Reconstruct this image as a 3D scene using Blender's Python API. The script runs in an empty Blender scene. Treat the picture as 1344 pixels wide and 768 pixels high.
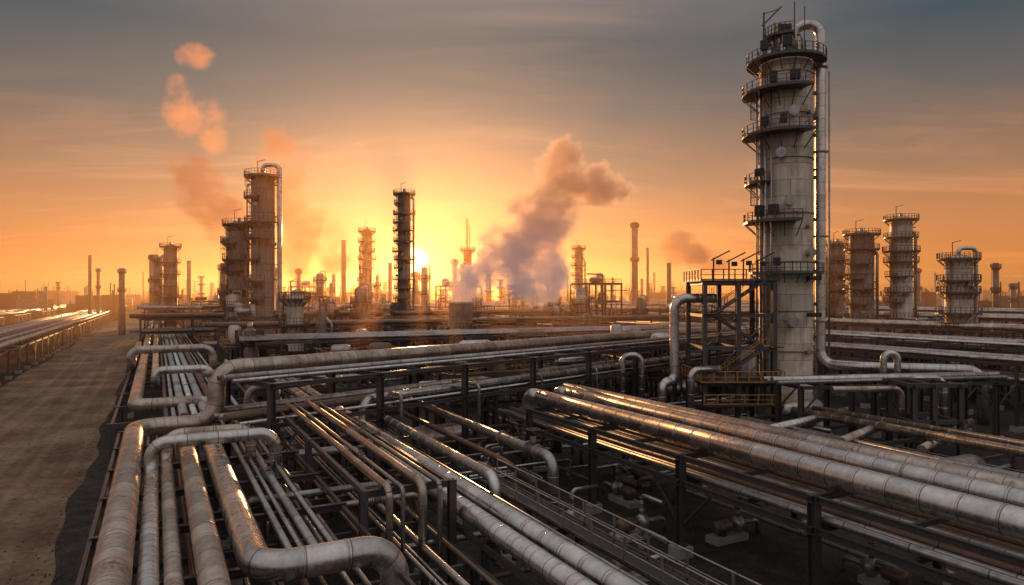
import bpy, math, random
from mathutils import Vector, Matrix
random.seed(11)
rnd=random.random
def ru(a,b): return a+(b-a)*rnd()
sc=bpy.context.scene
# ---------------------------------------------------------------- plant grid
A=Vector((-.462,.887,0)).normalized(); B=Vector((A.y,-A.x,0))
UP=Vector((0,0,1))
def S(s,t,z=0.0):
    v=A*s+B*t
    return Vector((v.x,v.y,z))
# ---------------------------------------------------------------- node helpers
def newmat(name):
    m=bpy.data.materials.new(name); m.use_nodes=True
    nt=m.node_tree; nt.nodes.clear()
    return m,nt
class N:
    def __init__(s,nt): s.nt=nt
    def add(s,t,**k):
        n=s.nt.nodes.new(t)
        for a,b in k.items(): setattr(n,a,b)
        return n
    def link(s,a,b): s.nt.links.new(a,b)
    def setin(s,inp,v):
        if isinstance(v,bpy.types.NodeSocket): s.link(v,inp)
        else: inp.default_value=v
    def math(s,op,a,b=None,c=None,clamp=False):
        n=s.add('ShaderNodeMath',operation=op); n.use_clamp=clamp
        s.setin(n.inputs[0],a)
        if b is not None: s.setin(n.inputs[1],b)
        if c is not None: s.setin(n.inputs[2],c)
        return n.outputs[0]
    def vmath(s,op,a,b=None):
        n=s.add('ShaderNodeVectorMath',operation=op)
        s.setin(n.inputs[0],a)
        if b is not None: s.setin(n.inputs[1],b)
        return n
    def vscale(s,v,k):
        n=s.add('ShaderNodeVectorMath',operation='SCALE'); s.setin(n.inputs[0],v); s.setin(n.inputs['Scale'],k); return n.outputs[0]
    def noise(s,vec,scale,detail=4,rough=.55,dist=0):
        n=s.add('ShaderNodeTexNoise'); n.inputs['Scale'].default_value=scale
        n.inputs['Detail'].default_value=detail; n.inputs['Roughness'].default_value=rough; n.inputs['Distortion'].default_value=dist
        if vec is not None: s.link(vec,n.inputs['Vector'])
        return n.outputs[0]
    def ramp(s,f,stops):
        n=s.add('ShaderNodeValToRGB'); e=n.color_ramp.elements
        while len(e)<len(stops): e.new(.5)
        for i,(p,c) in enumerate(stops):
            e[i].position=p; e[i].color=(c[0],c[1],c[2],1) if hasattr(c,'__len__') else (c,c,c,1)
        s.link(f,n.inputs[0]); return n.outputs[0]
    def mix(s,f,a,b,mode='MIX'):
        n=s.add('ShaderNodeMix',data_type='RGBA',blend_type=mode)
        s.setin(n.inputs[0],f)
        for i,v in ((6,a),(7,b)):
            if isinstance(v,tuple): v=(v[0],v[1],v[2],1)
            s.setin(n.inputs[i],v)
        return n.outputs[2]
    def maprange(s,v,a,b,c,d):
        n=s.add('ShaderNodeMapRange'); s.link(v,n.inputs[0])
        for i,x in enumerate((a,b,c,d)): n.inputs[i+1].default_value=x
        return n.outputs[0]
    def mapping(s,vec,scale=(1,1,1),rot=(0,0,0)):
        n=s.add('ShaderNodeMapping'); n.inputs['Scale'].default_value=scale; n.inputs['Rotation'].default_value=rot
        s.link(vec,n.inputs[0]); return n.outputs[0]
def out_surface(n,col,rough,metal,height=None,bstr=.3,bdist=.02):
    p=n.add('ShaderNodeBsdfPrincipled'); o=n.add('ShaderNodeOutputMaterial')
    n.setin(p.inputs['Base Color'],col if not isinstance(col,tuple) else (*col,1))
    n.setin(p.inputs['Roughness'],rough); n.setin(p.inputs['Metallic'],metal)
    if height is not None:
        b=n.add('ShaderNodeBump'); b.inputs['Strength'].default_value=bstr; b.inputs['Distance'].default_value=bdist
        n.link(height,b.inputs['Height']); n.link(b.outputs[0],p.inputs['Normal'])
    n.link(p.outputs[0],o.inputs[0])
    return p
def clad(name,base,rust,rough=.4,metal=.85,seam=1.5,rustcol=(.22,.10,.05),panel=0.0,dirt=1.0):
    m,nt=newmat(name); n=N(nt)
    uv=n.add('ShaderNodeUVMap').outputs[0]
    pos=n.add('ShaderNodeNewGeometry').outputs['Position']
    sep=n.add('ShaderNodeSeparateXYZ'); n.link(uv,sep.inputs[0])
    vs=n.math('DIVIDE',sep.outputs[1],seam)
    fr=n.math('FRACT',vs); fl=n.math('FLOOR',vs)
    line=n.math('LESS_THAN',fr,.028 if seam<2 else .022)
    ufl=0.0
    if panel>0:
        us=n.math('DIVIDE',n.math('ADD',sep.outputs[0],n.math('MULTIPLY',fl,panel*.43)),panel)
        line=n.math('MAXIMUM',line,n.math('LESS_THAN',n.math('FRACT',us),.014))
        ufl=n.math('FLOOR',us)
    cmb=n.add('ShaderNodeCombineXYZ'); n.setin(cmb.inputs[0],fl); n.setin(cmb.inputs[1],ufl)
    wn=n.add('ShaderNodeTexWhiteNoise'); n.link(cmb.outputs[0],wn.inputs['Vector'])
    tone=n.maprange(wn.outputs[0],0,1,1-.24*dirt,1.08)
    big=n.noise(pos,.55,3,.6); fine=n.noise(pos,7,3,.65)
    st=n.noise(n.mapping(pos,(2.6,2.6,.14)),1.0,4,.65)
    g=n.math('MULTIPLY',tone,n.maprange(fine,.3,.7,1-.14*dirt,1.06))
    g=n.math('MULTIPLY',g,n.maprange(st,.3,.7,1-.28*dirt,1.08))
    rf=n.math('MULTIPLY',n.maprange(big,.55-.1*rust,.74-.1*rust,0,1),n.maprange(fine,.38,.6,.15,1))
    rf=n.math('MULTIPLY',rf,min(1,rust*1.3),clamp=True)
    sr=n.math('MULTIPLY',n.maprange(n.math('ABSOLUTE',n.math('SUBTRACT',fr,.03)),0,.13,1,0),n.maprange(st,.52,.7,0,.75*rust))
    rf=n.math('MAXIMUM',rf,sr)
    if panel>0: rf=n.math('MAXIMUM',rf,n.maprange(n.noise(n.mapping(pos,(1.3,1.3,.05)),1.0,4,.7),.54,.72,0,.75))
    col=n.mix(rf,n.vscale(base,g),rustcol)
    col=n.mix(n.math('MULTIPLY',line,.75),col,(.035,.03,.027))
    rg=n.math('ADD',n.math('MULTIPLY_ADD',wn.outputs[0],.08,n.maprange(fine,.3,.7,rough-.07,rough+.09)),n.math('MULTIPLY',rf,.3))
    mt=n.math('MULTIPLY',n.math('SUBTRACT',1.0,rf),metal)
    h=n.math('SUBTRACT',n.math('ADD',n.math('MULTIPLY',fine,.12),n.math('MULTIPLY',n.noise(pos,1.6,1),1.0)),line)
    out_surface(n,col,rg,mt,h,.35,.02)
    return m
def paint(name,base,rustcol=(.16,.07,.035),rough=.55,metal=.3,rust=.4,scale=1.3):
    m,nt=newmat(name); n=N(nt)
    pos=n.add('ShaderNodeNewGeometry').outputs['Position']
    a=n.noise(pos,scale,3,.65); b=n.noise(pos,scale*8,1,.6)
    f=n.math('MULTIPLY',n.maprange(a,.45,.68,0,1),n.maprange(b,.35,.6,.2,1),clamp=True)
    f=n.math('MULTIPLY',f,rust)
    out_surface(n,n.mix(f,n.vscale(base,n.maprange(b,.3,.7,.75,1.2)),rustcol),n.maprange(b,.3,.7,rough-.1,rough+.2),metal)
    return m
M_CLAD=clad('aluminium_cladding',(.74,.69,.64),.3,.25,.95,dirt=.9)
M_CLADR=clad('stained_cladding',(.68,.57,.47),.7,.29,.92,dirt=1.1)
M_PIPE=clad('steel_pipe_skin',(.50,.46,.43),.5,.32,.85,3.0)
M_RUST=clad('brown_pipe_skin',(.25,.165,.12),.9,.42,.6,3.0)
M_STEEL=paint('structural_steel',(.11,.10,.10),rough=.42,metal=.5,rust=.65)
M_DARK=paint('dark_steel',(.05,.048,.05),rough=.55,metal=.4,rust=.5)
M_CONC=paint('concrete',(.38,.36,.33),(.14,.12,.10),.85,0,.6,.9)
M_YEL=paint('yellow_rail_paint',(.50,.24,.05),(.14,.07,.04),.5,.1,.5)
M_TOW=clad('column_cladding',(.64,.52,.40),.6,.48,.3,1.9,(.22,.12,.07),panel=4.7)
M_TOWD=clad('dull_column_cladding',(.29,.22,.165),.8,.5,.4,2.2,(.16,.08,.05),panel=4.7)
MATS=[M_CLAD,M_CLADR,M_PIPE,M_RUST,M_STEEL,M_DARK,M_CONC,M_YEL,M_TOW,M_TOWD]
CL,CR,PI,RU,ST,DK,CO,YE,TW,TD=range(10)
# ---------------------------------------------------------------- mesh builder
def perp(d):
    a=UP if abs(d.z)<.9 else Vector((1,0,0))
    return d.cross(a).normalized()
class MB:
    def __init__(s): s.v=[];s.f=[];s.uv=[];s.m=[];s.sm=[]
    def quad(s,i,uv,m,sm=False):
        s.f.append(i); s.uv.extend(uv); s.m.append(m); s.sm.append(sm)
    def beam(s,p,q,w,h,m=ST,up=None):
        p=Vector(p);q=Vector(q); d=q-p; L=d.length
        if L<1e-4: return
        d/=L; w+=ru(0,.006); h+=ru(0,.006)
        u=(up or (UP if abs(d.z)<.95 else A)); sx=u.cross(d).normalized(); uy=d.cross(sx).normalized()
        b=len(s.v)
        for e in (p,q):
            for a,c in ((-1,-1),(1,-1),(1,1),(-1,1)):
                s.v.append(e+sx*(a*w/2)+uy*(c*h/2))
        for k,(i,j) in enumerate(((0,1),(1,2),(2,3),(3,0))):
            s.quad((b+i,b+j,b+4+j,b+4+i),((0,0),(w,0),(w,L),(0,L)),m)
        s.quad((b+3,b+2,b+1,b),((0,0),(w,0),(w,h),(0,h)),m)
        s.quad((b+4,b+5,b+6,b+7),((0,0),(w,0),(w,h),(0,h)),m)
    def ibeam(s,p,q,w=.3,h=.3,m=ST,up=None):
        p=Vector(p);q=Vector(q);d=(q-p).normalized()
        u=(up or (UP if abs(d.z)<.95 else A)); sx=u.cross(d).normalized(); uy=d.cross(sx).normalized()
        t=.035
        s.beam(p+uy*(h/2-t/2),q+uy*(h/2-t/2),w,t,m,u)
        s.beam(p-uy*(h/2-t/2),q-uy*(h/2-t/2),w,t,m,u)
        s.beam(p,q,.03,h-2*t-.012,m,u)
    def box(s,c,sx,sy,sz,m=CO,ax=None):
        c=Vector(c); ax=ax or A
        s.beam(c-UP*sz/2,c+UP*sz/2,sx,sy,m,ax)
    def ringstrip(s,rings,us,vs,m,smooth=True,close=True):
        b=len(s.v); n=len(rings[0])
        for r in rings: s.v.extend(r)
        for k in range(len(rings)-1):
            for i in range(n if close else n-1):
                j=(i+1)%n
                u0=us[i];u1=us[i+1] if i+1<len(us) else us[0]
                s.quad((b+k*n+i,b+k*n+j,b+(k+1)*n+j,b+(k+1)*n+i),((u0,vs[k]),(u1,vs[k]),(u1,vs[k+1]),(u0,vs[k+1])),m,smooth)
        return b
    def cap(s,idx,m,flip=False):
        if flip: idx=idx[::-1]
        s.f.append(tuple(idx)); s.uv.extend([(.5,.5)]*len(idx)); s.m.append(m); s.sm.append(False)
    def tube(s,path,r,m=CL,seg=16,bend=None,caps=True,band=0,voff=None):
        P=[Vector(p) for p in path]
        if bend is None: bend=r*2.6
        pts=[P[0]]
        for i in range(1,len(P)-1):
            a=(P[i-1]-P[i]); c=(P[i+1]-P[i]); la=a.length; lc=c.length; a/=la; c/=lc
            ang=math.pi-a.angle(c)
            if ang<.03: pts.append(P[i]); continue
            L=min(bend*math.tan(ang/2),la*.48,lc*.48)
            R=L/math.tan(ang/2)
            cen=P[i]+(a+c).normalized()*(R/math.cos(ang/2))
            p0=P[i]+a*L
            n=max(3,int(ang/(math.pi/2)*8))
            ax=(-a).cross(c).normalized()
            for k in range(n+1):
                pts.append(cen+Matrix.Rotation(ang*k/n,3,ax)@(p0-cen))
        pts.append(P[-1])
        d=(pts[1]-pts[0]).normalized(); nr=perp(d)
        rings=[];vs=[];v=ru(0,50) if voff is None else voff
        for i,p in enumerate(pts):
            if i>0: v+=(p-pts[i-1]).length
            if i==0: dn=d
            elif i==len(pts)-1: dn=(pts[i]-pts[i-1]).normalized()
            else: dn=((pts[i+1]-p).normalized()+(p-pts[i-1]).normalized()).normalized()
            nr=(nr-dn*nr.dot(dn)).normalized(); bi=dn.cross(nr)
            rings.append([p+nr*(math.cos(2*math.pi*k/seg)*r)+bi*(math.sin(2*math.pi*k/seg)*r) for k in range(seg)])
            vs.append(v)
        us=[2*math.pi*r*k/seg for k in range(seg+1)]
        b=s.ringstrip(rings,us,vs,m)
        n=len(rings)
        if caps:
            s.cap([b+k for k in range(seg)],m,True); s.cap([b+(n-1)*seg+k for k in range(seg)],m)
        if band:
            for i in range(len(P)-1):
                d=P[i+1]-P[i]; L=d.length; d/=L
                lo=bend+.2 if i>0 else .3; k=lo
                while k<L-(bend+.2):
                    s.cyl(P[i]+d*k,P[i]+d*(k+.07),r+.016,m,seg); k+=band
    def cyl(s,p,q,r,m=CL,seg=16,r2=None):
        p=Vector(p);q=Vector(q); d=(q-p); L=d.length; d/=L; nr=perp(d); bi=d.cross(nr); r2=r if r2 is None else r2
        rings=[[e+nr*(math.cos(2*math.pi*k/seg)*rr)+bi*(math.sin(2*math.pi*k/seg)*rr) for k in range(seg)] for e,rr in ((p,r),(q,r2))]
        o=ru(0,40)
        b=s.ringstrip(rings,[2*math.pi*r*k/seg for k in range(seg+1)],[o,o+L],m)
        s.cap([b+k for k in range(seg)],m,True); s.cap([b+seg+k for k in range(seg)],m)
    def lathe(s,c,prof,m,seg=48,axis=None):
        c=Vector(c); ax=axis or UP; nr=perp(ax) if axis else Vector((1,0,0)); bi=ax.cross(nr)
        rings=[];vs=[];v=0;R=max(p[0] for p in prof)
        for i,(r,z) in enumerate(prof):
            if i: v+=math.hypot(r-prof[i-1][0],z-prof[i-1][1])
            rings.append([c+ax*z+nr*(math.cos(2*math.pi*k/seg)*r)+bi*(math.sin(2*math.pi*k/seg)*r) for k in range(seg)]); vs.append(v)
        s.ringstrip(rings,[2*math.pi*R*k/seg for k in range(seg+1)],vs,m)
    def flange(s,p,d,r,m=PI):
        p=Vector(p);d=Vector(d).normalized()
        s.cyl(p-d*.09,p-d*.012,r*1.45,m,16); s.cyl(p+d*.012,p+d*.09,r*1.45,m,16)
    def valve(s,p,d,r,m=RU):
        p=Vector(p);d=Vector(d).normalized()
        s.flange(p-d*r*1.8,d,r); s.flange(p+d*r*1.8,d,r)
        s.lathe(p-d*r*1.6,[(r*.95,0),(r*1.1,r*.8),(r*1.35,r*1.6),(r*1.1,r*2.4),(r*.95,r*3.2)],m,14,d)
        s.cyl(p,p+UP*r*2.6,r*.6,m,10); s.cyl(p+UP*r*2.6,p+UP*r*4,.05,ST,6)
        c=p+UP*r*4; R=r*1.3
        s.tube([c+Vector((math.cos(a)*R,math.sin(a)*R,0)) for a in [k*math.pi/8 for k in range(17)]],.04,RU,6,bend=.01)
        for k in range(3):
            e=Vector((math.cos(k*1.047)*R,math.sin(k*1.047)*R,0)); s.beam(c-e,c+e,.035,.03,RU)
    def rail(s,pts,m=ST,h=1.1,sp=1.6,r=.03):
        pts=[Vector(p) for p in pts]
        for i in range(len(pts)-1):
            a,b=pts[i],pts[i+1]; L=(b-a).length
            if L<.05: continue
            for hh in (h,h*.5): s.tube([a+UP*hh,b+UP*hh],r if hh==h else r*.75,m,5,caps=False)
            n=max(1,round(L/sp))
            for k in range(n+(i==len(pts)-2)):
                p=a.lerp(b,k/n); s.beam(p,p+UP*h,r*1.9,r*1.9,m)
            s.beam(a+UP*.09,b+UP*.09,.02,.14,m)
    def ladder(s,p,h,out,m=ST,cage=True):
        p=Vector(p); out=Vector(out).normalized(); sd=out.cross(UP)
        for k in (-.24,.24): s.beam(p+sd*k,p+sd*k+UP*h,.05,.06,m)
        z=.3
        while z<h: s.beam(p+sd*-.24+UP*z,p+sd*.24+UP*z,.03,.03,m); z+=.35
        if cage:
            z=2.2; hp=[p+sd*(.38*math.cos(a))+out*(.75*math.sin(a)) for a in [k*math.pi/6 for k in range(7)]]
            while z<h:
                s.tube([q+UP*z for q in hp],.03,m,4,bend=.01,caps=False); z+=1.0
            for q in hp[1:6]: s.beam(q+UP*2.2,q+UP*h,.03,.03,m)
    def platform(s,c,z,r0,r1,a0,a1,m=ST,h=1.1,brackets=True):
        c=Vector((c[0],c[1],z)); n=max(3,int(abs(a1-a0)/12)); full=abs(a1-a0)>=359
        an=[math.radians(a0+(a1-a0)*k/n) for k in range(n+1)]
        D=[Vector((math.cos(a),math.sin(a),0)) for a in an]
        rings=[[c+d*r0-UP*.08,c+d*r1-UP*.08,c+d*r1+UP*.08,c+d*r0+UP*.08] for d in D]
        s.ringstrip(rings,[0,1,2,3,4],[k*.5 for k in range(n+1)],m,False)
        e=[c+d*(r1-.06)+UP*.08 for d in D]
        s.rail(e,m,h,1.3,.04)
        if not full:
            for d in (D[0],D[-1]): s.rail([c+d*(r0+.15)+UP*.08,c+d*(r1-.06)+UP*.08],m,h)
        if brackets:
            for d in D[::2]: s.beam(c+d*(r0-.02)-UP*(r1-r0)*.95,c+d*(r1-.15)-UP*.1,.08,.1,m)
    def stair(s,p,q,w,m=ST,rm=None):
        p=Vector(p);q=Vector(q);d=q-p; hd=Vector((d.x,d.y,0)).normalized(); sd=hd.cross(UP)
        for k in (-w/2,w/2):
            s.beam(p+sd*k,q+sd*k,.06,.24,m)
            s.tube([p+sd*k+UP*1.0,q+sd*k+UP*1.0],.04,rm or m,5)
            for j in range(0,5): r=p.lerp(q,j/4)+sd*k; s.beam(r,r+UP*1.0,.05,.05,rm or m)
        n=int(d.z/.2) or 1
        for j in range(n):
            c=p.lerp(q,(j+.5)/n); s.beam(c-sd*(w/2-.04),c+sd*(w/2-.04),.24,.03,m)
    def done(s,name,parent=None,mats=None):
        me=bpy.data.meshes.new(name); me.from_pydata([tuple(v) for v in s.v],[],s.f)
        for mt in (mats or MATS): me.materials.append(mt)
        uvl=me.uv_layers.new(name='UVMap')
        uvl.data.foreach_set('uv',[x for uv in s.uv for x in uv])
        me.polygons.foreach_set('material_index',s.m); me.polygons.foreach_set('use_smooth',s.sm)
        me.update()
        o=bpy.data.objects.new(name,me); sc.collection.objects.link(o)
        if parent: o.parent=parent
        return o
def group(name):
    o=bpy.data.objects.new(name,None); sc.collection.objects.link(o); o.empty_display_size=.5; return o
# ---------------------------------------------------------------- ground + road
def ground():
    m,nt=newmat('dark_gravel'); n=N(nt)
    pos=n.add('ShaderNodeNewGeometry').outputs['Position']
    a=n.noise(pos,.06,5,.6); b=n.noise(pos,6,4,.7); c=n.noise(pos,.9,4,.6)
    vo=n.add('ShaderNodeTexVoronoi'); vo.inputs['Scale'].default_value=7; n.link(pos,vo.inputs['Vector'])
    col=n.ramp(n.math('ADD',n.math('MULTIPLY',a,.5),n.math('MULTIPLY',c,.5)),[(.35,(.030,.025,.023)),(.5,(.06,.048,.041)),(.68,(.12,.090,.068))])
    col=n.mix(1.0,col,n.ramp(b,[(.3,.55),(.7,1.45)]),'MULTIPLY')
    p=out_surface(n,col,.95,0,n.math('ADD',b,vo.outputs[0]),.8,.06); p.inputs['Specular IOR Level'].default_value=.15
    mb=MB(); R=7000; mb.v=[Vector((-R,-800,0)),Vector((R,-800,0)),Vector((R,9000,0)),Vector((-R,9000,0))]
    mb.quad((0,1,2,3),((0,0),(1,0),(1,1),(0,1)),0); mb.done('ground',None,[m])
    m,nt=newmat('dirt_road'); n=N(nt)
    pos=n.add('ShaderNodeNewGeometry').outputs['Position']
    ss=n.vmath('DOT_PRODUCT',pos,tuple(A)).outputs['Value']; tt=n.vmath('DOT_PRODUCT',pos,tuple(B)).outputs['Value']
    wob=n.math('MULTIPLY',n.math('SINE',n.math('MULTIPLY',ss,.035)),.9)
    cb=n.add('ShaderNodeCombineXYZ'); n.link(n.math('MULTIPLY',n.math('ADD',tt,wob),.7),cb.inputs[0]); n.link(n.math('MULTIPLY',ss,.03),cb.inputs[1])
    tr=n.noise(cb.outputs[0],1,4,.6); b=n.noise(pos,1.7,6,.7); a=n.noise(pos,.13,5,.6); f=n.noise(pos,12,3,.7)
    def track(t0):
        d=n.math('ABSOLUTE',n.math('SUBTRACT',n.math('ABSOLUTE',n.math('SUBTRACT',n.math('ADD',tt,wob),t0)),1.05))
        return n.maprange(d,.12,.5,1,0)
    tk=n.math('MULTIPLY',n.math('MAXIMUM',track(-10.2),track(-16.0)),n.maprange(b,.35,.6,.3,1),clamp=True)
    col=n.ramp(n.math('ADD',n.math('MULTIPLY',tr,.3),n.math('MULTIPLY',a,.7)),[(.38,(.15,.085,.050)),(.5,(.24,.148,.090)),(.62,(.36,.235,.15))])
    col=n.mix(1.0,col,n.ramp(b,[(.32,.58),(.68,1.3)]),'MULTIPLY')
    col=n.mix(1.0,col,n.ramp(f,[(.35,.8),(.65,1.18)]),'MULTIPLY')
    col=n.mix(n.math('MULTIPLY',tk,.4),col,(.38,.25,.16))
    h=n.math('SUBTRACT',n.math('ADD',n.math('ADD',n.math('MULTIPLY',b,.8),n.math('MULTIPLY',f,.2)),n.math('MULTIPLY',tr,.5)),n.math('MULTIPLY',tk,.4))
    p=out_surface(n,col,.9,0,h,.9,.10); p.inputs['Specular IOR Level'].default_value=.2
    mb=MB()
    pr=None; s=-40
    while s<900:
        l=S(s,-22.5+.5*math.sin(s*.11)+.3*math.sin(s*.37),.006); r=S(s,-5.3+.35*math.sin(s*.19)+.15*math.sin(s*.61),.006)
        mb.v+=[l,r]
        if pr is not None:
            mb.quad((pr,pr+1,pr+3,pr+2),((0,ps),(16,ps),(16,s),(0,s)),0)
        pr=len(mb.v)-2; ps=s; s+=1 if s<120 else 12
    mb.done('dirt_road',None,[m])
    mb=MB()
    for _ in range(900):
        s=ru(5,110); t=-5.2+random.gauss(0,.7) if rnd()<.7 else ru(-22,-4); r=ru(.03,.09)
        c=S(s,t,r*.4); k=[c+Vector((ru(.7,1.3)*r*x,ru(.7,1.3)*r*y,ru(.6,1)*r*z)) for x,y,z in ((1,0,0),(0,1,0),(-1,0,0),(0,-1,0),(0,0,1),(0,0,-1))]
        b=len(mb.v); mb.v+=k
        for i in range(4):
            j=(i+1)%4
            for q in ((b+i,b+j,b+4),(b+j,b+i,b+5)): mb.f.append(q); mb.uv.extend([(0,0)]*3); mb.m.append(TD); mb.sm.append(False)
    mb.done('loose_stones')
ground()
# ---------------------------------------------------------------- racks
def rack(name,o,u,length,width,levels,sp,pipes,m=ST,near=False,k0=0,brace=True,footing=True):
    g=group(name); u=Vector(u).normalized(); n=Vector((u.y,-u.x,0)); o=Vector(o)
    mb=MB(); top=max(levels); B_=mb.ibeam if near else mb.beam
    cs=.44 if near else .3; k=k0; i=0
    foot=MB()
    while k<=length+.01:
        for w in (0,width):
            c=o+u*k+n*w
            B_(c,c+UP*(top+.16),cs,cs,m,u)
            if footing: foot.box(c+UP*.3,1.0,1.0,.6,CO,u); mb.box(c+UP*.63,.6,.6,.05,m,u)
        for z in levels:
            B_(o+u*k+n*(-.35)+UP*z,o+u*k+n*(width+.35)+UP*z,.26,.34,m)
        if brace and i%2==0:
            for w in (0,width):
                c=o+u*k+n*w
                mb.beam(c+UP*(levels[0]-2.6),c+u*2.4+UP*(levels[0]-.2),.14,.14,m)
                if k>2: mb.beam(c+UP*(levels[0]-2.6),c-u*2.4+UP*(levels[0]-.2),.14,.14,m)
        k+=sp;i+=1
    for z in levels:
        for w in (0,width):
            B_(o+u*k0+n*(w+(.0))+UP*(z-.02),o+u*(k-sp)+n*w+UP*(z-.02),.22,.30,m)
        kk=k0+sp/2
        if near:
            while kk<k-sp:
                mb.beam(o+u*kk+UP*z,o+u*kk+n*width+UP*z,.16,.22,m); kk+=sp
    mb.done('frame',g)
    if footing: foot.done('footings',g)
    pb=MB()
    for (w,z,r,pm,*e) in pipes:
        a,b=(e+[k0-2,length+2])[:2] if e else (k0-2,length+2)
        zz=z+.19+r+.06
        pb.tube([o+u*a+n*w+UP*zz,o+u*b+n*w+UP*zz],r,pm,24 if (near and r>.3) else (12 if near or r>.3 else 8),band=(1.5 if (near and r>.3) else 0))
        if near:
            kk=k0
            while kk<=length:
                pb.box(o+u*kk+n*w+UP*(z+.19+.03),.12,r*1.1,.1,m,u); kk+=sp
    pb.done('pipes',g)
    return g
def many(w0,w1,z,rs,ms,gap=.12):
    L=[];w=w0
    while True:
        r=random.choice(rs); w+=r
        if w+r>w1: break
        L.append((w,z,r,random.choice(ms))); w+=r+gap+ru(0,.18)
        if rnd()<.1: w+=.5
    return L
rack('pipe_rack',S(-5.6,26.8),A,58.5,9.6,[4.25,5.7],9,
     [(1.6,5.7,.60,CL,-3,55),(5.0,5.7,.52,CL,-3,56),(3.3,5.7,.17,PI),(3.9,5.7,.1,RU),(7.4,5.7,.42,CR),(8.7,5.7,.3,PI)]
     +many(.3,9.2,4.25,[.12,.16,.2,.24],[PI,CL,RU,PI]),near=True,k0=0)
pb=MB()
for w,r in ((1.6,.6),(5.0,.52)):
    s0=-5.6+(55 if w<2 else 56); zz=5.7+.25+r
    pb.tube([S(s0,26.8+w,zz),S(s0+2,26.8+w,zz),S(s0+2,26.8+w,1.0)],r,CL,24,band=1.5)
pb.done('pipe_elbow')
# left foreground rack carrying the big lines
g=group('pipe_rack'); mb=MB(); ft=MB()
s=2
while s<=56:
    mb.ibeam(S(s,-2.4,5.15),S(s,7.9,5.15),.26,.32)
    mb.beam(S(s,-2.2,3.75),S(s,11.8,3.75),.2,.26)
    for t in (-2.2,3.55,11.8):
        mb.ibeam(S(s,t,0),S(s,t,5.0 if t<9 else 3.9),.3,.3); ft.box(S(s,t,.25),.8,.8,.5)
    if int(s)%12==2 and s>25: mb.ibeam(S(s+3,7.9,0),S(s+3,7.9,6.6),.34,.34); mb.ibeam(S(s+3,7.9,6.45),S(s+3,12.0,6.45),.24,.3); mb.ibeam(S(s+3,12.0,0),S(s+3,12.0,6.6),.34,.34)
    s+=6
for t in (-2.35,3.75,7.7): mb.beam(S(2,t,5.12),S(56,t,5.12),.16,.24)
mb.beam(S(2,11.8,3.72),S(56,11.8,3.72),.16,.24)
mb.beam(S(29,8.02,6.42),S(53,8.02,6.42),.18,.26); mb.beam(S(29,11.85,6.42),S(53,11.85,6.42),.18,.26)
mb.done('frame',g); ft.done('footings',g)
pb=MB()
t=-1.9
while t<7.2:
    r=random.choice([.07,.09,.12,.15]); pb.tube([S(-4,t,3.9+r),S(66,t,3.9+r)],r,random.choice([PI,PI,RU,CL]),10); t+=2*r+ru(.2,.8)
t=8.3
while t<11.6:
    r=random.choice([.06,.08,.1,.13,.16]); z=random.choice([3.9,3.9,3.9,3.2,2.6]); pb.tube([S(-4,t,z+r),S(ru(58,72),t,z+r)],r,random.choice([PI,RU,RU,PI,CL]),10); t+=2*r+ru(.08,.42)
for t,z,r in ((4.4,5.33,.15),(4.85,5.33,.1),(5.3,5.33,.18),(6.0,5.33,.12)):
    pb.tube([S(26,t,z+r),S(58,t,z+r)],r,PI,12)
for t,r in ((8.8,.16),(9.4,.1),(10.3,.2),(11.1,.12)):
    pb.tube([S(28.2,t,3.2),S(28.2,t,6.62+r),S(54,t,6.62+r)],r,random.choice([PI,CR,PI]),12)
for s,t0,t1,z,r in ((33.5,4.2,12.0,4.75,.14),(36.4,3.9,11.9,4.7,.2),(30.4,8.2,16,3.3,.16),(26.2,8.2,16,3.0,.12),(45.2,4,12,4.8,.22),(47,4,12,4.6,.12),(20,8.3,15.9,3.2,.13)):
    pb.tube([S(s,t0,z-1.6),S(s,t0,z),S(s,t1,z),S(s,t1,z-1.6)],r,random.choice([PI,RU,CR]),12)
pb.valve(S(35,9.4,6.72),A,.12); pb.valve(S(41,11.1,6.74),A,.13); pb.valve(S(33.5,9.8,4.75),B,.15); pb.valve(S(38,5.3,5.51),A,.18)
pb.done('small_pipes',g)
mb=MB()
for k in range(2):
    t=10.0+k*1.2
    mb.beam(S(-3,t-.25,2.2),S(60,t-.25,2.2),.03,.14,PI); mb.beam(S(-3,t+.25,2.2),S(60,t+.25,2.2),.03,.14,PI)
    for s in range(0,60,1): mb.beam(S(s,t-.25,2.14),S(s,t+.25,2.14),.05,.03,PI)
for s in range(2,57,6): mb.beam(S(s,9.4,2.03),S(s,11.7,2.03),.12,.14)
mb.done('cable_tray')
def pipe(path,r,m=CL,seg=28,band=1.5,bend=None,name='steel_pipe',extra=None):
    mb=MB(); mb.tube(path,r,m,seg,band=band,bend=bend)
    if extra: extra(mb)
    return mb.done(name)
O1=Vector((-21.2,48.9,0)); U1=Vector((.682,.731,0)).normalized(); N1=Vector((U1.y,-U1.x,0))
def R(k,w,z): return O1+U1*k+N1*w+UP*z
pipe([S(-5,-1.3,6),S(53,-1.3,6),S(53,3.8,6),R(0,0,9.75),R(84,0,9.75)],.60,CR,32)
pipe([S(-5,1.6,6),S(50,1.6,6),S(50,1.6,2.2)],.46,CR)
pipe([S(48.5,2.95,2),S(48.5,2.95,6),S(23.7,2.95,6),S(23.7,7.6,6),S(23.7,7.6,.8)],.52,CL,32,bend=1.15)
pipe([S(-5,-.25,5.7),S(40,-.25,5.7),S(40,-.25,7.35),S(40,5.9,7.35),S(40,5.9,1.8)],.34,CL,24)
pipe([S(-5,.5,5.7),S(42.6,.5,5.7),S(42.6,.5,7.25),S(42.6,4.9,7.25),S(42.6,4.9,2)],.30,CR,24)
pipe([S(-5,12.8,5),S(92,12.8,5)],.44,CL)
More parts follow.
